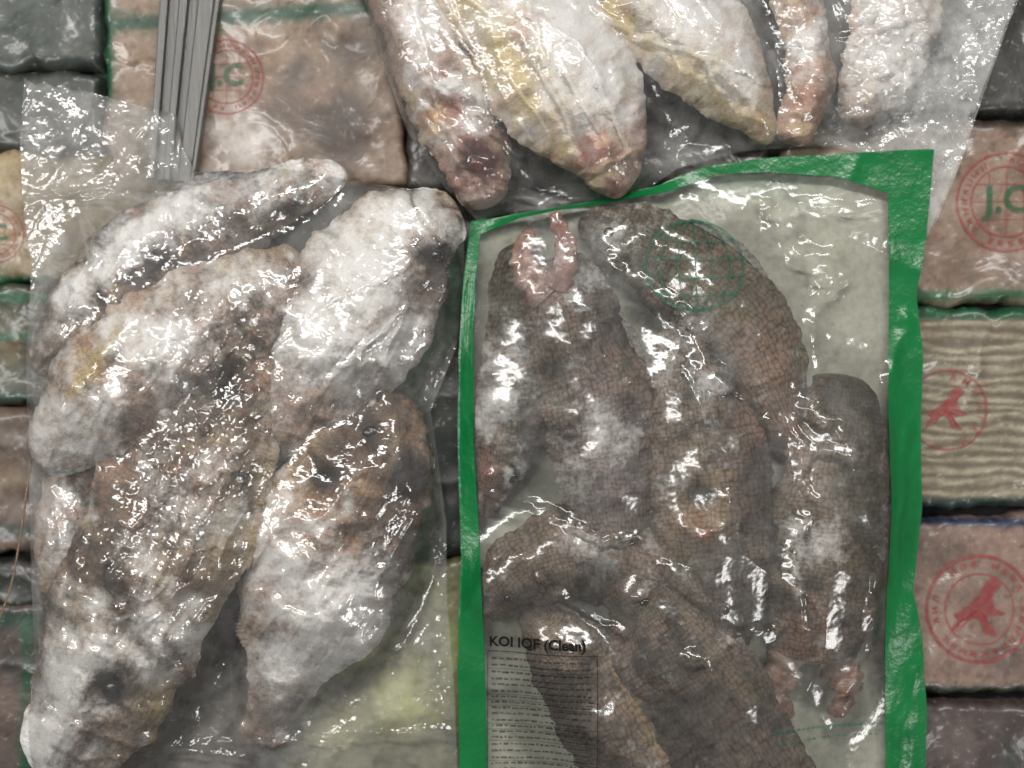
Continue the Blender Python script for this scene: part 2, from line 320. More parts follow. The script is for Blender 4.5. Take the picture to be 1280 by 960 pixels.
fb=dict(mat=M_scale,lump=1.0,bellyc=(148,134,116))
fish('R','slim grey fish with pink mouth inside green pouch',[(655,300),(652,400),(642,500),(625,585),(605,650)],[26,48,52,36,14],[18,32,34,24,10],.001,(106,100,86),
 [((618,500),34,'F',.8),((640,380),40,(100,98,78),.7),((655,590),20,'F',.7),((685,565),16,(160,126,98),.7),((640,440),30,'F',.4),((610,590),18,(172,122,102),.85),((612,625),12,(110,64,54),.7)],[((640,610),12,2)],[(640,598,7)],seed=6,head=1,belly=1,fins=[(-1,.25,.6,12,(92,84,74))],**fb)
fish('R','long grey brown fish with open pink gill end',[(688,322),(712,390),(748,500),(762,600),(772,705)],[42,60,74,66,30],[24,36,40,38,18],.010,(126,112,104),
 [([(740,470),(770,640)],36,(134,120,118),.7),((760,540),40,'F',.5),((700,420),34,(98,86,74),.7),((720,600),30,'F',.4),((800,640),30,(124,104,96),.6),((735,350),26,'F',.45),((684,350),20,(150,104,92),.8)],
 [([(692,400),(705,520),(690,590)],7,-3)],seed=7,belly=1,fins=[(-1,.3,.7,14,(92,82,74))],cap=.03,
 lips=[([(684,372),(661,347),(652,318),(664,286)],21,.027,(172,130,114)),([(694,362),(708,330),(704,300),(692,266)],17,.029,(152,104,92))],**fb)
fish('R','dark olive brown fish curving along pouch top',[(725,272),(790,298),(850,330),(905,378),(962,460),(1005,570)],[18,50,62,68,56,26],[14,32,38,40,34,16],.002,(114,104,84),
 [((800,320),40,(102,98,76),.6),((900,360),46,(132,120,94),.6),((760,290),26,'F',.5),((990,540),35,(162,132,118),.8),((850,300),30,(116,112,86),.7),((870,400),30,'F',.35),((960,450),40,(168,136,116),.75)],[([(820,370),(880,460)],8,-3)],[(762,290,7)],seed=8,head=0,belly=-1,hs=.8,fins=[(-1,.35,.65,12,(106,98,82))],**fb)
fish('R','brown gutted fish with hollow ringed opening',[(848,405),(872,510),(888,620),(896,720),(905,825)],[36,64,78,70,32],[22,38,42,38,18],.009,(122,108,94),
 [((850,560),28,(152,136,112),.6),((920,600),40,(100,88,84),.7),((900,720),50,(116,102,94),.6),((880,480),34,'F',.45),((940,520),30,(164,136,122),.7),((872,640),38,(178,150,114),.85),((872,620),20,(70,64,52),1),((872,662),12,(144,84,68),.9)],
 [((872,622),20,-6),([(838,600),(840,650),(872,668),(905,652),(905,600)],6,3.5)],seed=9,belly=1,fins=[(1,.3,.6,12,(122,106,92))],**fb)
fish('R','grey scaly fish with forked pink flesh at one end',[(1062,468),(1048,550),(1036,650),(1028,745),(1018,835)],[30,60,72,68,52],[18,36,40,38,24],.004,(116,106,90),
 [((1050,495),30,(84,78,64),.9),((1050,600),46,(96,88,70),.7),((1000,600),34,(160,140,124),.7),((1010,690),34,'F',.4),((1080,640),30,(88,82,64),.6),((1060,740),36,(130,116,94),.7),((985,560),24,(176,150,138),.6),((1005,802),34,(174,138,120),.85)],[([(990,560),(1010,700)],8,-3),((1040,520),12,3)],seed=10,belly=1,fins=[(-1,.3,.75,14,(94,86,70))],cap=.03,
 lips=[([(1000,812),(979,843),(974,873),(990,904)],24,.011,(174,142,124)),([(1032,812),(1057,843),(1062,872),(1046,900)],21,.011,(166,132,114))],**fb)
fish('R','short dark fish lying crosswise under the others',[(600,775),(630,735),(680,700),(745,692),(820,715),(880,780)],[20,46,60,64,60,36],[14,28,36,38,36,20],.002,(118,104,92),
 [((660,690),36,(140,124,108),.7),((740,680),40,'F',.4),((640,740),34,(120,106,90),.7),((625,790),36,(156,136,114),.85)],[],[(636,748,6)],seed=11,head=0,belly=-1,hs=.5,**fb)
fish('R','dark scaly fish in lower part of pouch',[(775,700),(800,745),(840,810),(892,895),(960,1020)],[20,50,74,86,80],[16,34,44,48,44],.010,(92,80,68),
 [((780,725),24,(124,106,90),.7),((880,880),60,(78,66,56),.7),([(860,770),(930,860)],10,(152,132,108),.6),((830,950),30,(96,80,66),.6),((920,930),40,(100,84,74),.6)],[([(850,770),(790,800)],7,-2)],[(806,752,7)],seed=12,head=0,belly=-1,hs=1,fins=[(-1,.3,.7,14,(102,90,74))],**fb)
fish('R','brown fish with yellowish belly seam',[(660,760),(690,795),(735,850),(785,925),(820,1030)],[20,46,62,72,70],[12,28,38,44,40],.002,(116,102,86),
 [((690,790),36,(150,132,112),.8),((700,890),40,(84,72,60),.8),((750,950),40,(106,92,76),.6),([(765,830),(830,945)],8,(172,148,112),.8)],[([(765,835),(825,935)],7,-2)],seed=13,head=None,belly=-1,**fb)
# top bag
tb=dict(mat=M_pale)
fish('T','frosted fish with blood red cut end',[(500,-60),(518,30),(556,115),(590,190),(606,258)],[44,46,54,50,24],[30,36,38,28,10],.004,(196,174,160),
 [((530,20),48,'F',.95),([(556,100),(600,190)],19,(152,98,84),.85),((596,128),32,'F',1),((602,200),26,(84,44,44),1),((543,145),13,(208,166,120),.9),((632,160),24,(108,80,76),.85),((604,252),18,(190,170,164),.9),((500,70),20,(164,132,114),.7),((570,225),14,(160,114,106),.8),((545,70),14,(150,118,102),.5),((615,225),12,(150,110,104),.7)],[((590,200),18,-5),([(550,130),(640,140)],7,-4),([(560,160),(570,240)],6,3)],seed=14,belly=-1,**tb)
fish('T','thick cream whole fish with pink tip',[(590,-80),(645,10),(705,95),(752,175),(776,245)],[70,82,96,66,14],[40,46,50,36,12],.008,(214,202,178),
 [((710,40),74,'F',1),((755,110),50,'F',1),([(590,10),(700,185)],20,(220,204,160),.85),((738,192),26,(212,152,130),1),((800,165),24,(184,160,150),.7),((768,232),12,(146,84,74),.85),((700,160),18,(212,184,150),.7)],[([(640,60),(745,210)],7,-2.5),([(790,90),(770,210)],8,-2)],seed=15,lump=.6,belly=1,bellyc=(218,206,166),head=None,**tb)
fish('T','cream pointed fish fillet',[(745,-80),(815,-5),(880,62),(930,120),(968,175)],[66,78,70,44,10],[36,44,40,28,10],.006,(212,202,176),
 [((870,10),72,'F',1),((935,80),34,'F',.8),([(760,15),(930,155)],17,(210,194,150),.85),((952,152),14,(202,178,136),.9),((840,40),30,'F',.4)],[([(800,40),(930,130)],8,-1.5)],seed=16,lump=.5,belly=1,bellyc=(216,204,164),**tb)
fish('T','small pink frosted fish piece',[(985,-50),(1012,40),(1014,100),(990,176)],[34,30,34,22],[22,24,26,14],.004,(196,172,158),
 [((1020,50),32,'F',.9),((1000,120),18,(190,146,124),.7),((985,85),12,(130,90,76),.9),((1005,160),14,(206,186,142),.8)],[((1000,90),12,-3)],seed=17,**tb)
fish('T','white frost covered fish piece under crinkled film',[(1120,-70),(1125,10),(1105,80),(1070,150)],[60,62,50,22],[20,22,18,8],.002,(188,180,172),
 [((1110,40),90,'F',.8),((1160,60),24,(150,140,124),.6)],seed=18,lump=1.2,**tb)
# ---------- packs ----------
KP=1.024
def pack(x0,y0,x1,y1,base,paints,label,zt=-.005,stripes=None,seed=0,res=3.0,name='frozen_food_pack'):
    x0,x1=[640+(v-640)*KP for v in (x0,x1)]; y0,y1=[480+(v-480)*KP for v in (y0,y1)]
    zt=zt-(seed%4)*.0012
    def zf(PX,PY):
        d=np.minimum(np.minimum(PX-x0,x1-PX),np.minimum(PY-y0,y1-PY)).clip(0)
        e=np.minimum(d/12,1); e=np.sqrt(1-(1-e)**2)
        return zt-.006*(1-e)+(fbm(PX/60,PY/60,None,seed,2)*.0028+ridge(PX/80,PY/110,seed+3,1)*.002)*e-.0015
    nx=int((x1-x0)/res)+2; ny=int((y1-y0)/res)+2
    gx,gy=np.meshgrid(np.linspace(x0,x1,nx),np.linspace(y0,y1,ny))
    Z=zf(gx,gy); ex=gx+(fbm(gx/50,gy/50,None,seed+9)*10); ey=gy+(fbm(gx/60,gy/60,None,seed+19)*14)
    V=np.stack([wx(ex),wy(ey),Z],-1).reshape(-1,3); F=gridfaces(ny,nx)[:,::-1].tolist()
    N=len(V); bi=list(range(nx))+[r*nx+nx-1 for r in range(1,ny)]+[(ny-1)*nx+c for c in range(nx-2,-1,-1)]+[r*nx for r in range(ny-2,0,-1)]
    Vb=V[bi].copy(); Vb[:,2]=zt-.022; V=np.vstack([V,Vb]); k=len(bi)
    for a in range(k): F.append([bi[a],bi[(a+1)%k],N+(a+1)%k,N+a])
    F.append([N+i for i in range(k)][::-1])
    px0=640+(V[:,0]/S)/KP; py0=480-(V[:,1]/S)/KP
    pre=np.tile(lin(base),(len(V),1)); q=np.clip(fbm(px0/40,py0/30,None,seed+50)*2,0,1)[:,None]; pre=pre*(1-q*.55)+pre*.35*q*.55+lin((90,78,66))*q*.1
    q=np.clip(fbm(px0/22,py0/30,None,seed+55)*2-.2,0,1)[:,None]; pre=pre*(1-q*.35)+lin((186,174,158))*q*.35*np.clip(pre.mean()*5,.2,1)
    q=np.clip(fbm(px0/9,py0/9,None,seed+57)*2.5-.5,0,1)[:,None]; pre=pre*(1-q*.5)
    col,fr=paintcol(px0,py0,base,paints,seed,pre)
    if stripes:
        a,b,per=stripes; s=.5+.5*np.sin(2*np.pi*(py0+9*fbm(px0/60,py0/20,None,seed+2,3))/per); s=(s**1.2)[:,None]*(.6+.5*fbm(px0/12,py0/5,None,seed+5))[:,None].clip(0,1)
        sc=lin(a)*(1-s)+lin(b)*s; yy0=480+(y0-480)/KP; yy1=480+(y1-480)/KP
        msk=np.clip(np.minimum(py0-yy0-12,yy1-12-py0)/6,0,1)[:,None]; col=col*(1-msk)+sc*msk
    ob=mkmesh(name,V,F,M_pack,True,None,col*.82); top(ob,label,'frozen food pack','stacked frozen food packs'); BV.setdefault('P',[]).append((V,F))
    return ob,zf
BIRD=[(-.5,.1),(-.2,-.1),(0,-.28),(.12,-.52),(.25,-.58),(.42,-.46),(.28,-.38),(.25,-.2),(.3,.0),(.52,.1),(.3,.14),(.15,.15),(.2,.35),(.36,.52),(.1,.45),(0,.2),(-.2,.15),(-.35,.35),(-.58,.46),(-.42,.2)]
def emblem(ob,zf,cx,cy,r,rings=((1,.95),(.72,.68)),letters=None,figure=False,dots=True,seed=1):
    cx=640+(cx-640)*KP; cy=480+(cy-480)*KP
    V=[];F=[]
    def quadring(r0,r1,n=96):
        o=len(V)
        for i in range(n+1):
            a=2*math.pi*i/n
            for rr in (r0,r1): V.append((cx+math.cos(a)*rr*r,cy-math.sin(a)*rr*r))
        for i in range(n): F.append((o+2*i,o+2*i+1,o+2*i+3,o+2*i+2))
    def bar(x0,y0,x1,y1,w,n=6):
        L=math.hypot(x1-x0,y1-y0)+1e-6; ux,uy=(x1-x0)/L,(y1-y0)/L; o=len(V)
        for i in range(n+1):
            t=i/n; x=x0+(x1-x0)*t;y=y0+(y1-y0)*t
            V.append((x-uy*w/2,y+ux*w/2)); V.append((x+uy*w/2,y-ux*w/2))
        for i in range(n): F.append((o+2*i,o+2*i+1,o+2*i+3,o+2*i+2))
    for a,b in rings: quadring(b,a)
    R=random.Random(seed)
    if dots:
        for i in range(26):
            if R.random()<.15: continue
            a=2*math.pi*i/26; rr=.83*r
            for q in range(2):
                a2=a+(q-.5)*.09; j=R.uniform(-.4,.4)
                bar(cx+math.cos(a2)*rr*.93,cy-math.sin(a2)*rr*.93,cx+math.cos(a2+j*.1)*rr*1.07,cy-math.sin(a2+j*.1)*rr*1.07,r*.035)
            if R.random()<.6: bar(cx+math.cos(a-.045)*rr,cy-math.sin(a-.045)*rr,cx+math.cos(a+.045)*rr,cy-math.sin(a+.045)*rr,r*.03)
    if not figure:
        for q in (-.35,0,.35):
            hw=math.sqrt(.68**2-q*q)*r
            bar(cx-hw,cy+q*r,cx+hw,cy+q*r,r*.02,20); bar(cx+q*r,cy-hw,cx+q*r,cy+hw,r*.02,20)
    else:
        o=len(V); V.append((cx,cy)); V.extend([(cx+x*r,cy+y*r) for x,y in BIRD]); k=len(BIRD)
        for i in range(k): F.append((o,o+1+i,o+1+(i+1)%k))
    A=np.array(V); Z=zf(A[:,0],A[:,1])+.0012
    e=mkmesh('emblem',np.stack([wx(A[:,0]),wy(A[:,1]),Z],-1),F,M_red,False); par(e,ob)
    if letters:
        t=textmesh(letters,r*.56,M_packgreen,'lettering',cx,cy+r*.2,zf,True,.0016,bold=.025); par(t,ob)
def textmesh(txt,size,mat,name,px,py,zf,center=False,dz=.0004,bold=0.0,rot=0):
    cu=bpy.data.curves.new(name,'FONT'); cu.body=txt; cu.size=1; cu.offset=bold
    if center: cu.align_x='CENTER'
    cu.resolution_u=3
    to=bpy.data.objects.new('tmp',cu); scene.collection.objects.link(to); bpy.context.view_layer.update()
    dg=bpy.context.evaluated_depsgraph_get(); me=bpy.data.meshes.new_from_object(to.evaluated_get(dg)); bpy.data.objects.remove(to)
    co=np.empty(len(me.vertices)*3); me.vertices.foreach_get('co',co); co=co.reshape(-1,3)
    c,s=math.cos(rot),math.sin(rot); u=co[:,0]*c-co[:,1]*s; v=co[:,0]*s+co[:,1]*c
    PX=px+u*size*1.35; PY=py-v*size*1.35
    Z=zf(PX,PY); Z=np.full_like(Z,Z.max()) if len(txt)==1 else Z
    me.vertices.foreach_set('co',np.stack([wx(PX),wy(PY),Z+dz],-1).ravel()); me.update(); me.name=name
    ob=bpy.data.objects.new(name,me); scene.collection.objects.link(ob); me.materials.clear(); me.materials.append(mat); return ob
GR=(20,84,54)
o,z=pack(128,-60,505,232,(150,128,110),[([(132,-60),(132,120)],9,GR,1),([(128,30),(480,8)],12,(44,78,58),.9),((420,150),60,(80,68,60),.9),((330,150),40,(96,82,72),.8),((300,185),34,(210,202,196),.95),((440,60),40,(90,78,68),.85),((370,90),20,(84,70,62),.8),((350,60),16,(176,154,136),.6),((400,110),16,(150,124,110),.7)],'pinkish frozen pack with red and green round emblem',seed=21)
emblem(o,z,283,96,48,letters='J.C',seed=3)
o,z=pack(-140,192,330,354,(152,134,102),[((60,290),60,(138,118,90),.7),([(-140,352),(330,352)],8,GR,1),((5,205),26,(180,162,122),.6)],'tan frozen pack with round red emblem beside bag',seed=22); emblem(o,z,-8,292,38,letters='J.C',seed=4)
pack(-140,356,330,508,(74,76,58),[([(-140,372),(330,372)],7,GR,1),((10,440),24,(128,114,84),.6),([(-140,420),(330,420)],5,GR,.9),([(-140,495),(330,495)],8,(30,60,46),1)],'olive green edged frozen pack',seed=23)
pack(-140,510,330,694,(104,87,74),[([(-140,600),(330,600)],14,(138,120,98),.6),([(-140,560),(330,560)],5,(72,58,48),.8),([(-140,665),(330,665)],9,(42,46,38),1)],'brown frozen pack with faded wrapper',seed=24)
pack(-140,758,330,1030,(90,76,70),[([(-140,775),(330,775)],12,(24,54,42),1),([(32,780),(32,1000)],8,GR,.9),((10,880),30,(120,98,90),.6),((14,830),20,(52,48,46),.8)],'dusky pink frozen pack with green border',seed=25)
pack(-140,696,330,760,(32,38,34),[],'dark green frozen pack edge',seed=26)
pack(-140,86,122,192,(54,60,56),[((60,130),40,(74,80,74),.5)],'dark grey green frozen pack',seed=27)
pack(-140,-60,124,86,(72,80,76),[((60,30),40,(90,96,92),.5),([(-140,70),(118,76)],6,(44,52,48),1)],'grey frozen pack in cloudy wrapper',seed=28)
o,z=pack(980,148,1420,380,(146,122,104),[([(1150,370),(1420,366)],8,(42,90,58),1),((1190,180),30,(92,78,68),.85),((1200,330),34,(112,92,78),.8),([(980,156),(1420,152)],8,(66,56,48),.9),((1180,250),24,(166,144,126),.6),((1270,340),20,(100,82,72),.6)],'tan pink frozen pack with round emblem',seed=29); emblem(o,z,1258,252,64,letters='J.C',seed=5)
o,z=pack(980,384,1420,638,(30,88,56),[([(980,632),(1420,632)],10,(36,54,54),1)],'striped beige frozen pack with green ends',stripes=((108,98,82),(194,184,160),13),seed=30); emblem(o,z,1185,512,52,rings=((1,.95),),figure=True,seed=6,dots=False)
def arctext(ob,zf,txt,cx,cy,r,a0,a1,size,mat):
    cx=640+(cx-640)*KP; cy=480+(cy-480)*KP
    for i,ch in enumerate(txt):
        a=math.radians(a0+(a1-a0)*i/(len(txt)-1)); t=textmesh(ch,size,mat,'letter',cx+math.cos(a)*r,cy-math.sin(a)*r,zf,True,.0016,bold=.01,rot=a-math.pi/2); par(t,ob)
arctext(o,z,'AMANTEX',1185,512,38,80,-60,11,M_red)
o,z=pack(980,648,1420,872,(150,124,112),[([(980,650),(1420,656)],6,(32,50,80),.9),((1180,700),30,(100,84,74),.7),((1260,830),36,(92,78,70),.7),([(980,866),(1420,864)],7,(48,54,46),1),((1160,800),22,(176,152,140),.6)],'pink mottled frozen pack with red round emblem',seed=31); emblem(o,z,1226,762,70,rings=((1,.94),(.66,.63)),figure=True,seed=8)
pack(980,876,1420,1040,(76,64,62),[((1200,920),30,(116,102,98),.6),((1260,950),24,(56,60,56),.6)],'dark mauve frozen pack in shiny film',seed=32)
pack(980,-60,1420,144,(54,54,52),[((1270,100),30,(76,76,72),.6)],'dark grey frozen pack',seed=33)
pack(345,368,965,696,(38,46,40),[((560,430),30,(64,72,58),.7),((560,640),30,(30,38,34),.8)],'dark green frozen pack between the bags',seed=34)
pack(345,700,965,1040,(126,126,84),[((500,870),50,(218,218,150),.9),((400,910),46,(206,202,166),.8),((562,800),20,(146,152,92),.8),((565,930),30,(92,94,72),.8),((530,740),26,(180,184,132),.6)],'yellow green frozen pack under the bag',seed=35)
pack(345,238,965,366,(48,54,50),[],'dark frozen pack under the bags',seed=36)
pack(510,-60,965,232,(66,62,58),[],'greyish frozen pack under frosted bag',seed=37)
fl=mkmesh('freezer_floor',np.array([(-1.2,-1,-.036),(1.2,-1,-.036),(1.2,1,-.036),(-1.2,1,-.036)]),[[0,1,2,3]],M_dark,False); fl['kind']='structure'
# ---------- rail ----------
prof=[(-34,0),(-34,13),(-25,13),(-24,3),(-13,3),(-12,14),(-3,14),(-2,3),(8,3),(9,13),(26,13),(28,17),(33,17),(34,0)]
A_=(237,-60);B_=(208,222); L_=math.hypot(B_[0]-A_[0],B_[1]-A_[1]); ux,uy=(B_[0]-A_[0])/L_,(B_[1]-A_[1])/L_
V=[]
for (cx,cy),wd in ((A_,1.2),(B_,.88)):
    for o_,h_ in prof: V.append((float(wx(cx+uy*o_*wd)),float(wy(cy-ux*o_*wd)),-.002+h_*S*.9))
n_=len(prof); F=[[i,i+1,n_+i+1,n_+i] for i in range(n_-1)]+[list(range(n_))[::-1],list(range(n_,2*n_))]
rl=mkmesh('metal_rail',np.array(V),F,M_rail,False); bv=rl.modifiers.new('b','BEVEL'); bv.width=.0006; bv.segments=2
top(rl,'grooved grey metal rail lying over the packs','metal rail'); BV['P'].append((np.array(V),F))
q=catmull([(34,545),(24,610),(14,680),(2,740),(-20,800)],40); a=np.arange(8)/8*2*np.pi
CX=wx(q[:,0][:,None]+1.6*np.cos(a)); CY=wy(q[:,1][:,None]+0*a); CZ=.002+1.6*S*np.sin(a)+0*q[:,0][:,None]
cord=mkmesh('thin_wire',np.stack([CX,CY,CZ],-1).reshape(-1,3),gridfaces(40,8,True),plain('wire_metal',(130,112,94),.3,.5)); top(cord,'thin tan wire across the packs','wire')
# ---------- films ----------
def resample(pl,n):
    p=np.array(pl,float); d=np.r_[0,np.cumsum(np.hypot(*np.diff(p,axis=0).T))]; t=np.linspace(0,d[-1],n)
    return np.stack([np.interp(t,d,p[:,0]),np.interp(t,d,p[:,1])],1)
def patch(T,B,Lf,R,nu,nv):
    T,B=resample(T,nu),resample(B,nu); L,R=resample(Lf,nv),resample(R,nv)
    u=np.linspace(0,1,nu)[None,:,None]; v=np.linspace(0,1,nv)[:,None,None]
    P=(1-v)*T[None]+v*B[None]+(1-u)*L[:,None]+u*R[:,None]-((1-u)*(1-v)*T[0]+u*(1-v)*T[-1]+(1-u)*v*B[0]+u*v*B[-1])
    return P[...,0],P[...,1]
BC={}
def bvh_of(keys):
    k=tuple(keys)
    if k not in BC:
        V=[];F=[];o=0
        for kk in keys:
            for v,f in BV[kk]: V.extend(v.tolist()); F.extend([[i+o for i in g] for g in f]); o+=len(v)
        BC[k]=BVHTree.FromPolygons(V,F)
    return BC[k]
def obstacles(keys,PX,PY,base):
    b=bvh_of(keys); H=np.full(PX.shape,base); D=Vector((0,0,-1)); X=wx(PX).ravel().tolist(); Y=wy(PY).ravel().tolist(); h=H.ravel()
    for i in range(len(X)):
        r=b.ray_cast(Vector((X[i],Y[i],.3)),D)[0]
        if r is not None and r.z>h[i]: h[i]=r.z
    return h.reshape(PX.shape)
def drape(O,eps,iters,sag):
    H=O+eps; Ob=O+eps
    for k in range(iters):
        A=.25*(H[:-2,1:-1]+H[2:,1:-1]+H[1:-1,:-2]+H[1:-1,2:])-sag
        H[1:-1,1:-1]=np.maximum(Ob[1:-1,1:-1],A)
    for k in range(3): H[1:-1,1:-1]=.5*H[1:-1,1:-1]+.125*(H[:-2,1:-1]+H[2:,1:-1]+H[1:-1,:-2]+H[1:-1,2:])
    return np.maximum(H,O+eps*.4)
def upscale(H,ny,nx):
    y=np.linspace(0,H.shape[0]-1,ny); x=np.linspace(0,H.shape[1]-1,nx)
    iy=np.minimum(y.astype(int),H.shape[0]-2); ix=np.minimum(x.astype(int),H.shape[1]-2); fy=(y-iy)[:,None]; fx=(x-ix)[None]
    return H[iy][:,ix]*(1-fy)*(1-fx)+H[iy+1][:,ix]*fy*(1-fx)+H[iy][:,ix+1]*(1-fy)*fx+H[iy+1][:,ix+1]*fy*fx
def film(name,E,nu,nv,keys,mat,base,eps,iters,sag,wr,creases,crink,haze,cr0,hz0,cs,ca,crs=1.0,smooth=0):
    px,py=patch(*E,nu//2,nv//2); O=obstacles(keys,px,py,base); H=drape(O,eps,iters,sag)
    for k in range(smooth): H[1:-1,1:-1]=np.maximum(O[1:-1,1:-1]+.0005,.25*(H[:-2,1:-1]+H[2:,1:-1]+H[1:-1,:-2]+H[1:-1,2:]))
    H=upscale(H,nv,nu)
    PX,PY=patch(*E,nu,nv); H=H+wr(PX,PY)
    for xy,r,d in creases:
        ox=8*fbm(PX/24,PY/24,None,5,3); oy=8*fbm(PX/24,PY/24,None,25,3)
        dd=segdist(PX+ox,PY+oy,xy); rr=r*(.75+.7*fbm(PX/30,PY/30,None,46,2)).clip(.3,1.5)
        hgt=(d*.001 if d else r*S*.30)
        H=H+hgt*np.clip(1-dd/rr,0,1)*(rr/r)
    C=np.full(PX.shape,cr0); Z=np.full(PX.shape,hz0)
    for xy,r,v in crink: C=C+v*blob(PX,PY,xy,r,.5,7)
    for xy,r,v in haze: Z=Z+v*blob(PX,PY,xy,r,.6,13)
    C=C.clip(0,2)*(.10+1.8*np.clip(fbm(PX/45,PY/45,None,77,3)+.22,0,1)); C=C.clip(0,2)
    wxp=PX+9*fbm(PX/22,PY/22,None,91,3); wyp=PY+9*fbm(PX/22,PY/22,None,92,3)
    r1=wxp*.8+wyp*.6; r2=(wyp*.8-wxp*.6)*ca
    H=H+C*(.0030*crumple(r1/cs,r2/cs,101)+.0013*crumple(r1/(cs*.42)+9,r2/(cs*.42),105)+.0005*crumple(r1/(cs*.2)+3,r2/(cs*.2),109)*crs)
    Z=Z*(.45+1.1*np.clip(fbm(PX/14,PY/14,None,61,4)+.5,0,1.2))+.4*Z.clip(0,.3)*(vn(PX/1.6,PY/1.6,None,3)>.55)
    V=np.stack([wx(PX),wy(PY),H],-1).reshape(-1,3)
    ob=mkmesh(name,V,gridfaces(nv,nu)[:,::-1],mat,True,{'Haze':Z.clip(0,.9)})
    return ob,PX,PY,H
def empty(name,px,py):
    e=bpy.data.objects.new(name,None); e.location=(float(wx(px)),float(wy(py)),0); e.empty_display_size=.02; scene.collection.objects.link(e); return e
def parkeep(ch,p):
    ch.parent=p; ch.matrix_parent_inverse=p.matrix_basis.inverted()
bpy.context.view_layer.update()
LT=[(20,92),(34,99),(46,96),(58,103),(70,98),(76,106),(100,108),(140,119),(214,138),(222,180),(240,212),(330,205),(440,222),(545,236),(578,272)]
LL=[(20,92),(14,170),(17,240),(29,330),(22,450),(25,600),(30,760),(36,900),(42,1010)]
LR=[(578,272),(580,350),(570,430),(536,515),(545,580),(556,660),(557,760),(566,860),(572,1010)]
EL=(LT,[(42,1010),(572,1010)],LL,LR)
wrL=lambda x,y: .0016*ridge((x+y*.6)/55,(y-x*.6)/120,40,3)
fo,_,_,_=film('bag_film',EL,380,600,['L','P'],M_filmL,.0,.0010,110,.00003,wrL,
 [([(20,238),(120,232),(240,240)],7,2),([(22,232),(120,242)],5,1.2),([(560,300),(555,420),(530,500)],10,0),([(60,880),(200,940),(560,920)],9,0),([(540,560),(550,900)],10,0),([(110,220),(230,90)],6,0),([(60,600),(75,690)],10,0),([(390,400),(560,300)],7,0),([(420,470),(520,380)],7,0),([(100,945),(300,950)],9,0),([(60,640),(40,760)],8,0),([(300,560),(240,640)],9,0),([(280,380),(340,430)],8,0)],
 [([(300,370),(180,440)],60,.7),([(250,520),(130,760)],75,1.7),((470,600),60,.4),((550,820),60,.5),((290,600),60,.7),((60,180),50,.25)],
 [([(20,170),(220,190)],90,.08),([(40,300),(40,900)],30,.10),((450,350),90,.08),((220,440),60,.08),((540,820),60,.05),((350,925),60,.08),((420,790),60,.06)],.13,.035,30,.6)
e=empty('plastic_bag',300,600); parkeep(fo,e); top(e,'crinkled clear plastic bag packed with frosted whole fish','plastic bag')
def backsheet(name,E,nu,nv,mat,dz,colf=None,hz=None):
    PX,PY=patch(*E,nu,nv); O=obstacles(['P'],PX,PY,-.02)
    for k in range(60): O[1:-1,1:-1]=np.maximum(O[1:-1,1:-1],.25*(O[:-2,1:-1]+O[2:,1:-1]+O[1:-1,:-2]+O[1:-1,2:]))
    V=np.stack([wx(PX),wy(PY),O+dz],-1).reshape(-1,3)
    return mkmesh(name,V,gridfaces(nv,nu)[:,::-1],mat,True,{'Haze':hz(PX,PY)} if hz else None,colf(PX.ravel(),PY.ravel()) if colf else None)
bs=backsheet('back_film',EL,150,220,M_bf,.0006,None,lambda x,y:(.15+.1*fbm(x/30,y/30)).clip(0,1)); parkeep(bs,e)
from mathutils.kdtree import KDTree
def hsampler(PX,PY,H):
    kd=KDTree(PX.size); X=PX.ravel();Y=PY.ravel();h=H.ravel()
    for i in range(PX.size): kd.insert((X[i],Y[i],0),i)
    kd.balance()
    def f(x,y):
        x=np.asarray(x,float);y=np.asarray(y,float); out=np.empty(x.size)
        for i,(a,b) in enumerate(zip(x.ravel(),y.ravel())):
            q=kd.find_n((a,b,0),4); w=[1/(d+.05) for _,_,d in q]; out[i]=sum(wi*h[j] for wi,(_,j,_) in zip(w,q))/sum(w)
        return out.reshape(x.shape)
    return f
RT=[(588,276),(660,262),(760,246),(830,226),(880,206),(960,194),(1060,188),(1174,183)]
RL=[(588,276),(580,340),(574,420),(572,560),(576,700),(572,840),(576,1010)]
RR=[(1174,183),(1166,290),(1152,370),(1162,440),(1158,520),(1160,640),(1148,740),(1160,800),(1166,900),(1164,1010)]
ER=(RT,[(576,1010),(1164,1010)],RL,RR)
wrR=lambda x,y: .0016*ridge((x+y*.3)/120,(y-x*.5)/160,80,1)
ro,PXr,PYr,HR=film('pouch_film',ER,420,560,['R','P'],M_filmR,.001,.0012,260,.000008,wrR,
 [([(975,255),(990,300),(1045,345),(1020,400),(1030,470),(1010,510),(1060,560)],26,0),([(855,400),(880,460),(925,490)],24,0),([(715,295),(790,350),(850,400)],20,0),([(620,625),(690,640),(750,675),(795,665)],13,0),([(680,725),(730,770),(775,790)],13,0),
  ([(870,820),(930,790),(965,785)],20,0),([(1000,640),(990,720),(1000,780)],18,0),([(580,780),(620,690)],12,0),([(1110,560),(1105,700),(1090,790)],16,0),([(1140,400),(1120,470)],16,0),([(960,520),(1010,560),(1080,570)],14,0),([(620,260),(800,250),(900,240)],9,0),([(830,700),(900,760)],12,0),([(1060,870),(1100,780)],13,0),([(1150,850),(1130,960)],14,0),([(1140,540),(1125,700)],12,0),([(990,530),(1000,600),(1020,620)],16,0),([(960,250),(1060,260),(1100,250)],10,0),([(820,270),(870,300)],14,0)],
 [((1010,620),50,.35),((870,450),40,.35),((1130,780),50,.4),((640,300),50,.2),((1010,720),40,.25),((680,860),110,-.3),((1020,400),60,.35)],
 [((900,440),50,.05),((640,500),70,.04),((1040,560),60,.05),((740,320),70,.06),((760,600),70,.03),((920,680),80,.03)],.08,.035,70,.8,.3,10)
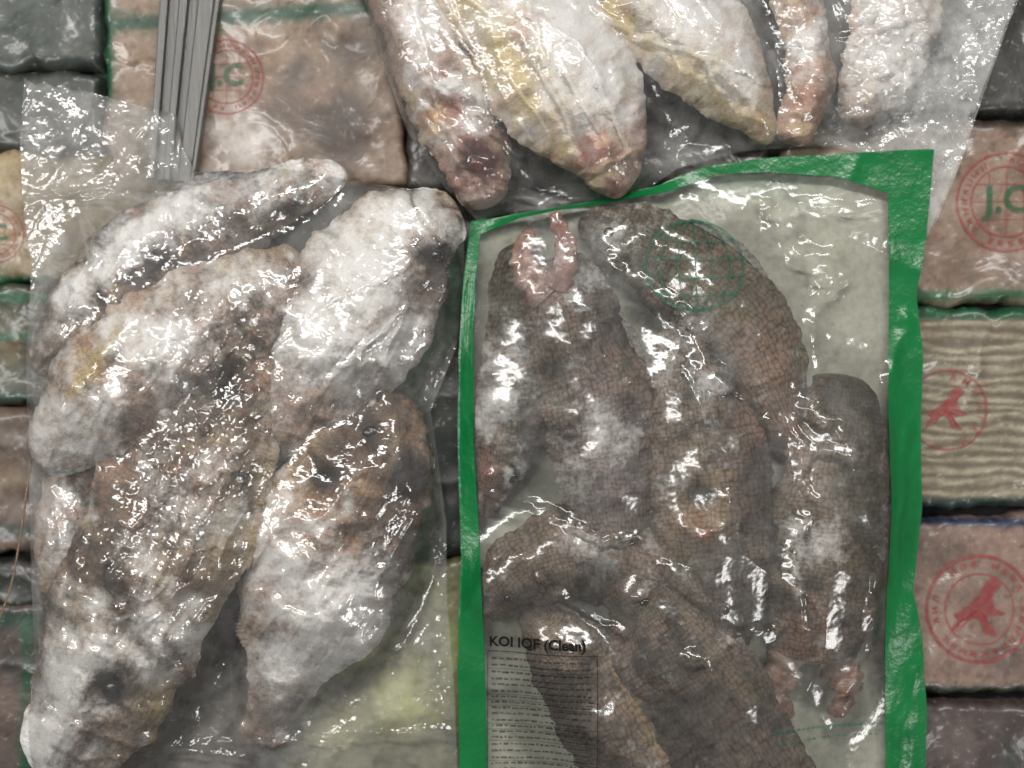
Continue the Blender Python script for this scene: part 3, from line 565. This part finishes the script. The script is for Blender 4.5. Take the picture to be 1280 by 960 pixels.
pe=empty('printed_pouch',870,600); parkeep(ro,pe); top(pe,'clear fish pouch with green printed border and label','food pouch')
zR=hsampler(PXr[::2,::2],PYr[::2,::2],HR[::2,::2])
def backcol(px,py):
    c0=np.tile(lin((172,173,158)),(px.size,1)); mg=(blob(px,py,[(600,262),(860,215),(1120,205)],24,.2)*.6)[:,None]; return c0*(1-mg)+lin((50,112,82))*mg
bk=backsheet('back_sheet',ER,120,160,M_back,.0005,backcol); parkeep(bk,pe)
outer=[(574,1010),(571,840),(575,700),(571,560),(573,420),(579,340),(588,274),(640,265),(760,245),(830,226),(880,205),(960,193),(1060,187),(1120,184),(1175,182),(1167,290),(1153,370),(1163,440),(1159,520),(1161,640),(1149,740),(1161,800),(1167,900),(1165,1010)]
inner=[(610,1010),(606,840),(600,700),(592,560),(591,420),(594,350),(600,290),(650,270),(765,250),(840,236),(900,214),(965,211),(1050,217),(1090,228),(1118,238),(1118,290),(1119,370),(1118,440),(1114,520),(1116,640),(1112,740),(1112,800),(1114,900),(1115,1010)]
def lins(p,k=14):
    p=np.array(p,float); t=np.linspace(0,len(p)-1,(len(p)-1)*k+1); i=np.arange(len(p)); return np.stack([np.interp(t,i,p[:,0]),np.interp(t,i,p[:,1])],1)
A=lins(outer);B=lins(inner); A=A+1.5*np.stack([fbm(A[:,0]/25,A[:,1]/25,None,3),fbm(A[:,0]/25,A[:,1]/25,None,4)],1)
t=np.linspace(0,1,18)[None,:,None]; P=A[:,None]*(1-t)+B[:,None]*t
gb=mkmesh('green_border',np.stack([wx(P[...,0]),wy(P[...,1]),zR(P[...,0],P[...,1])+.0006],-1).reshape(-1,3),gridfaces(len(A),18),M_green); parkeep(gb,pe)
def strip(V,F,pts,w):
    o=len(V); p=np.array(pts,float); tg=np.gradient(p,axis=0); tg/=np.linalg.norm(tg,axis=1)[:,None]+1e-9
    for (x,y),(a,b) in zip(p,tg): V.append((x-b*w/2,y+a*w/2)); V.append((x+b*w/2,y-a*w/2))
    for i in range(len(p)-1): F.append((o+2*i,o+2*i+1,o+2*i+3,o+2*i+2))
def printed(name,V,F,mat,dz):
    A=np.array(V); g_=mkmesh(name,np.stack([wx(A[:,0]),wy(A[:,1]),zR(A[:,0],A[:,1])+dz],-1),F,mat,False); parkeep(g_,pe)
V=[];F=[]; gc=(868,332); gr=62; an=np.linspace(0,2*np.pi,60)
strip(V,F,[(gc[0]+gr*math.cos(a),gc[1]-gr*.92*math.sin(a)) for a in an],3)
for k in (.35,.72): strip(V,F,[(gc[0]+gr*k*math.cos(a),gc[1]-gr*.92*math.sin(a)) for a in an],2)
strip(V,F,[(gc[0],gc[1]-gr*.92*s) for s in np.linspace(-1,1,30)],2)
for k in (-.6,-.2,.2,.6):
    hw=math.sqrt(1-k*k)*gr; strip(V,F,[(gc[0]+hw*s,gc[1]+k*gr*.92+5*(1-s*s)) for s in np.linspace(-1,1,30)],2)
printed('globe_print',V,F,M_greenink,.0010)
V=[];F=[]
for i in range(22):
    x=960+i*7; strip(V,F,[(x,912),(x+2.5,911),(x+5,912)],3)
    if i%3: strip(V,F,[(x,925),(x+2.5,924),(x+5,925)],2.5)
printed('small_print',V,F,M_greenink,.0006)
V=[];F=[]
for x0,y0 in ((990,432),(1002,430),(994,446)): strip(V,F,[(x0,y0),(x0+6,y0+3),(x0+4,y0+10)],2.2)
printed('small_mark',V,F,M_greenink,.0006)
tx=textmesh('KOI IQF (Clean)',13.2,M_ink,'product_lettering',611,811,zR,dz=.0030,bold=.03); parkeep(tx,pe)
V=[];F=[]
strip(V,F,[(609,x) for x in np.linspace(818,1000,50)],1.4); strip(V,F,[(746,x) for x in np.linspace(818,1000,50)],1.4); strip(V,F,[(x,818) for x in np.linspace(609,746,40)],1.4)
R=random.Random(5); y=827
while y<995:
    x=614
    while x<738:
        L=R.uniform(2.2,9)
        if x+L>741: break
        y2=y+R.uniform(-.5,.5); strip(V,F,[(x,y2),(x+L/2,y2),(x+L,y2)],R.uniform(1.6,3.0)); x+=L+R.uniform(1.3,2.8)
    if R.random()<.35: strip(V,F,[(u,y+4.4) for u in np.linspace(609,746,20)],.7)
    y+=R.choice([7.2,7.2,8.6])
printed('label_print',V,F,plain('label_ink',(34,30,30),.7,0,.1,alpha=.85,spec=.1),.0020)
TT=[(425,-70),(1310,-70)]
TB=[(596,272),(640,262),(700,250),(765,247),(812,232),(850,206),(930,184),(1050,176),(1120,190),(1172,292)]
TL=[(425,-70),(455,0),(478,80),(505,155),(556,232),(596,272)]
TR=[(1310,-70),(1272,20),(1240,110),(1210,200),(1172,292)]
ET=(TT,TB,TL,TR)
wrT=lambda x,y: .0018*ridge((x-y*.6)/60,(y+x*.5)/110,140,2)
to,_,_,_=film('bag_film',ET,560,260,['T','P'],M_filmT,.0,.0012,160,.00002,wrT,
 [([(650,20),(720,60),(800,210)],9,0),([(480,60),(560,120),(740,240)],10,0),([(500,100),(620,230),(740,245)],9,0),([(700,0),(830,60),(960,100)],9,0),([(590,200),(680,240),(860,160)],9,0),([(1040,150),(1120,130),(1240,100)],12,0),([(860,190),(1050,160)],9,0),([(1150,60),(1180,110),(1140,150)],12,0),([(1050,40),(1160,20)],12,0),([(660,10),(680,90)],8,0),([(520,0),(540,110)],8,0)],
 [([(1060,90),(1240,60)],80,1.9),((840,180),60,.5),((600,230),60,.6),((1200,220),60,.6)],
 [((1150,70),100,.28),((1200,220),60,.22),((900,30),60,.08),((520,60),50,.08),((860,190),40,.05),((700,60),80,.05)],.07,.04,46,.8)
te=empty('plastic_bag',850,80); parkeep(to,te); top(te,'frosty clear plastic bag holding pale fish fillets','plastic bag')
bs=backsheet('back_film',ET,200,100,M_bf,.0007,None,lambda x,y:(.10+.06*fbm(x/20,y/20)+.3*np.clip((x-1000)/80,0,1)).clip(0,1)); parkeep(bs,te)
# ---------- camera, light ----------
cam=bpy.data.cameras.new('camera'); cam.lens=60; cam.sensor_width=36; cam.clip_end=20; cam.clip_start=.01
cam.dof.use_dof=True; cam.dof.focus_distance=1.055; cam.dof.aperture_fstop=1.8
co=bpy.data.objects.new('camera',cam); co.location=(0,0,.02+.64*60/36); scene.collection.objects.link(co); scene.camera=co
def area(loc,sx,sy,p,col=(1,1,1),target=(0,0,0)):
    l=bpy.data.lights.new('shop_lamp','AREA'); l.shape='RECTANGLE'; l.size=sx; l.size_y=sy; l.energy=p; l.color=col
    o=bpy.data.objects.new('shop_lamp',l); o.location=loc; d=Vector(target)-Vector(loc); o.rotation_euler=d.to_track_quat('-Z','Y').to_euler(); scene.collection.objects.link(o)
area((.15,.75,1.35),1.1,.12,17,(1,.98,.94))
area((-.85,.15,1.25),.13,1.0,11,(1,.98,.945))
area((1.0,-.85,1.2),.4,.2,5,(1,.98,.945))
w=bpy.data.worlds.new('World'); scene.world=w; w.use_nodes=True; w.node_tree.nodes['Background'].inputs[0].default_value=(1,.98,.945,1); w.node_tree.nodes['Background'].inputs[1].default_value=.27
scene.view_settings.view_transform='Standard'; scene.view_settings.look='None'; scene.view_settings.exposure=0
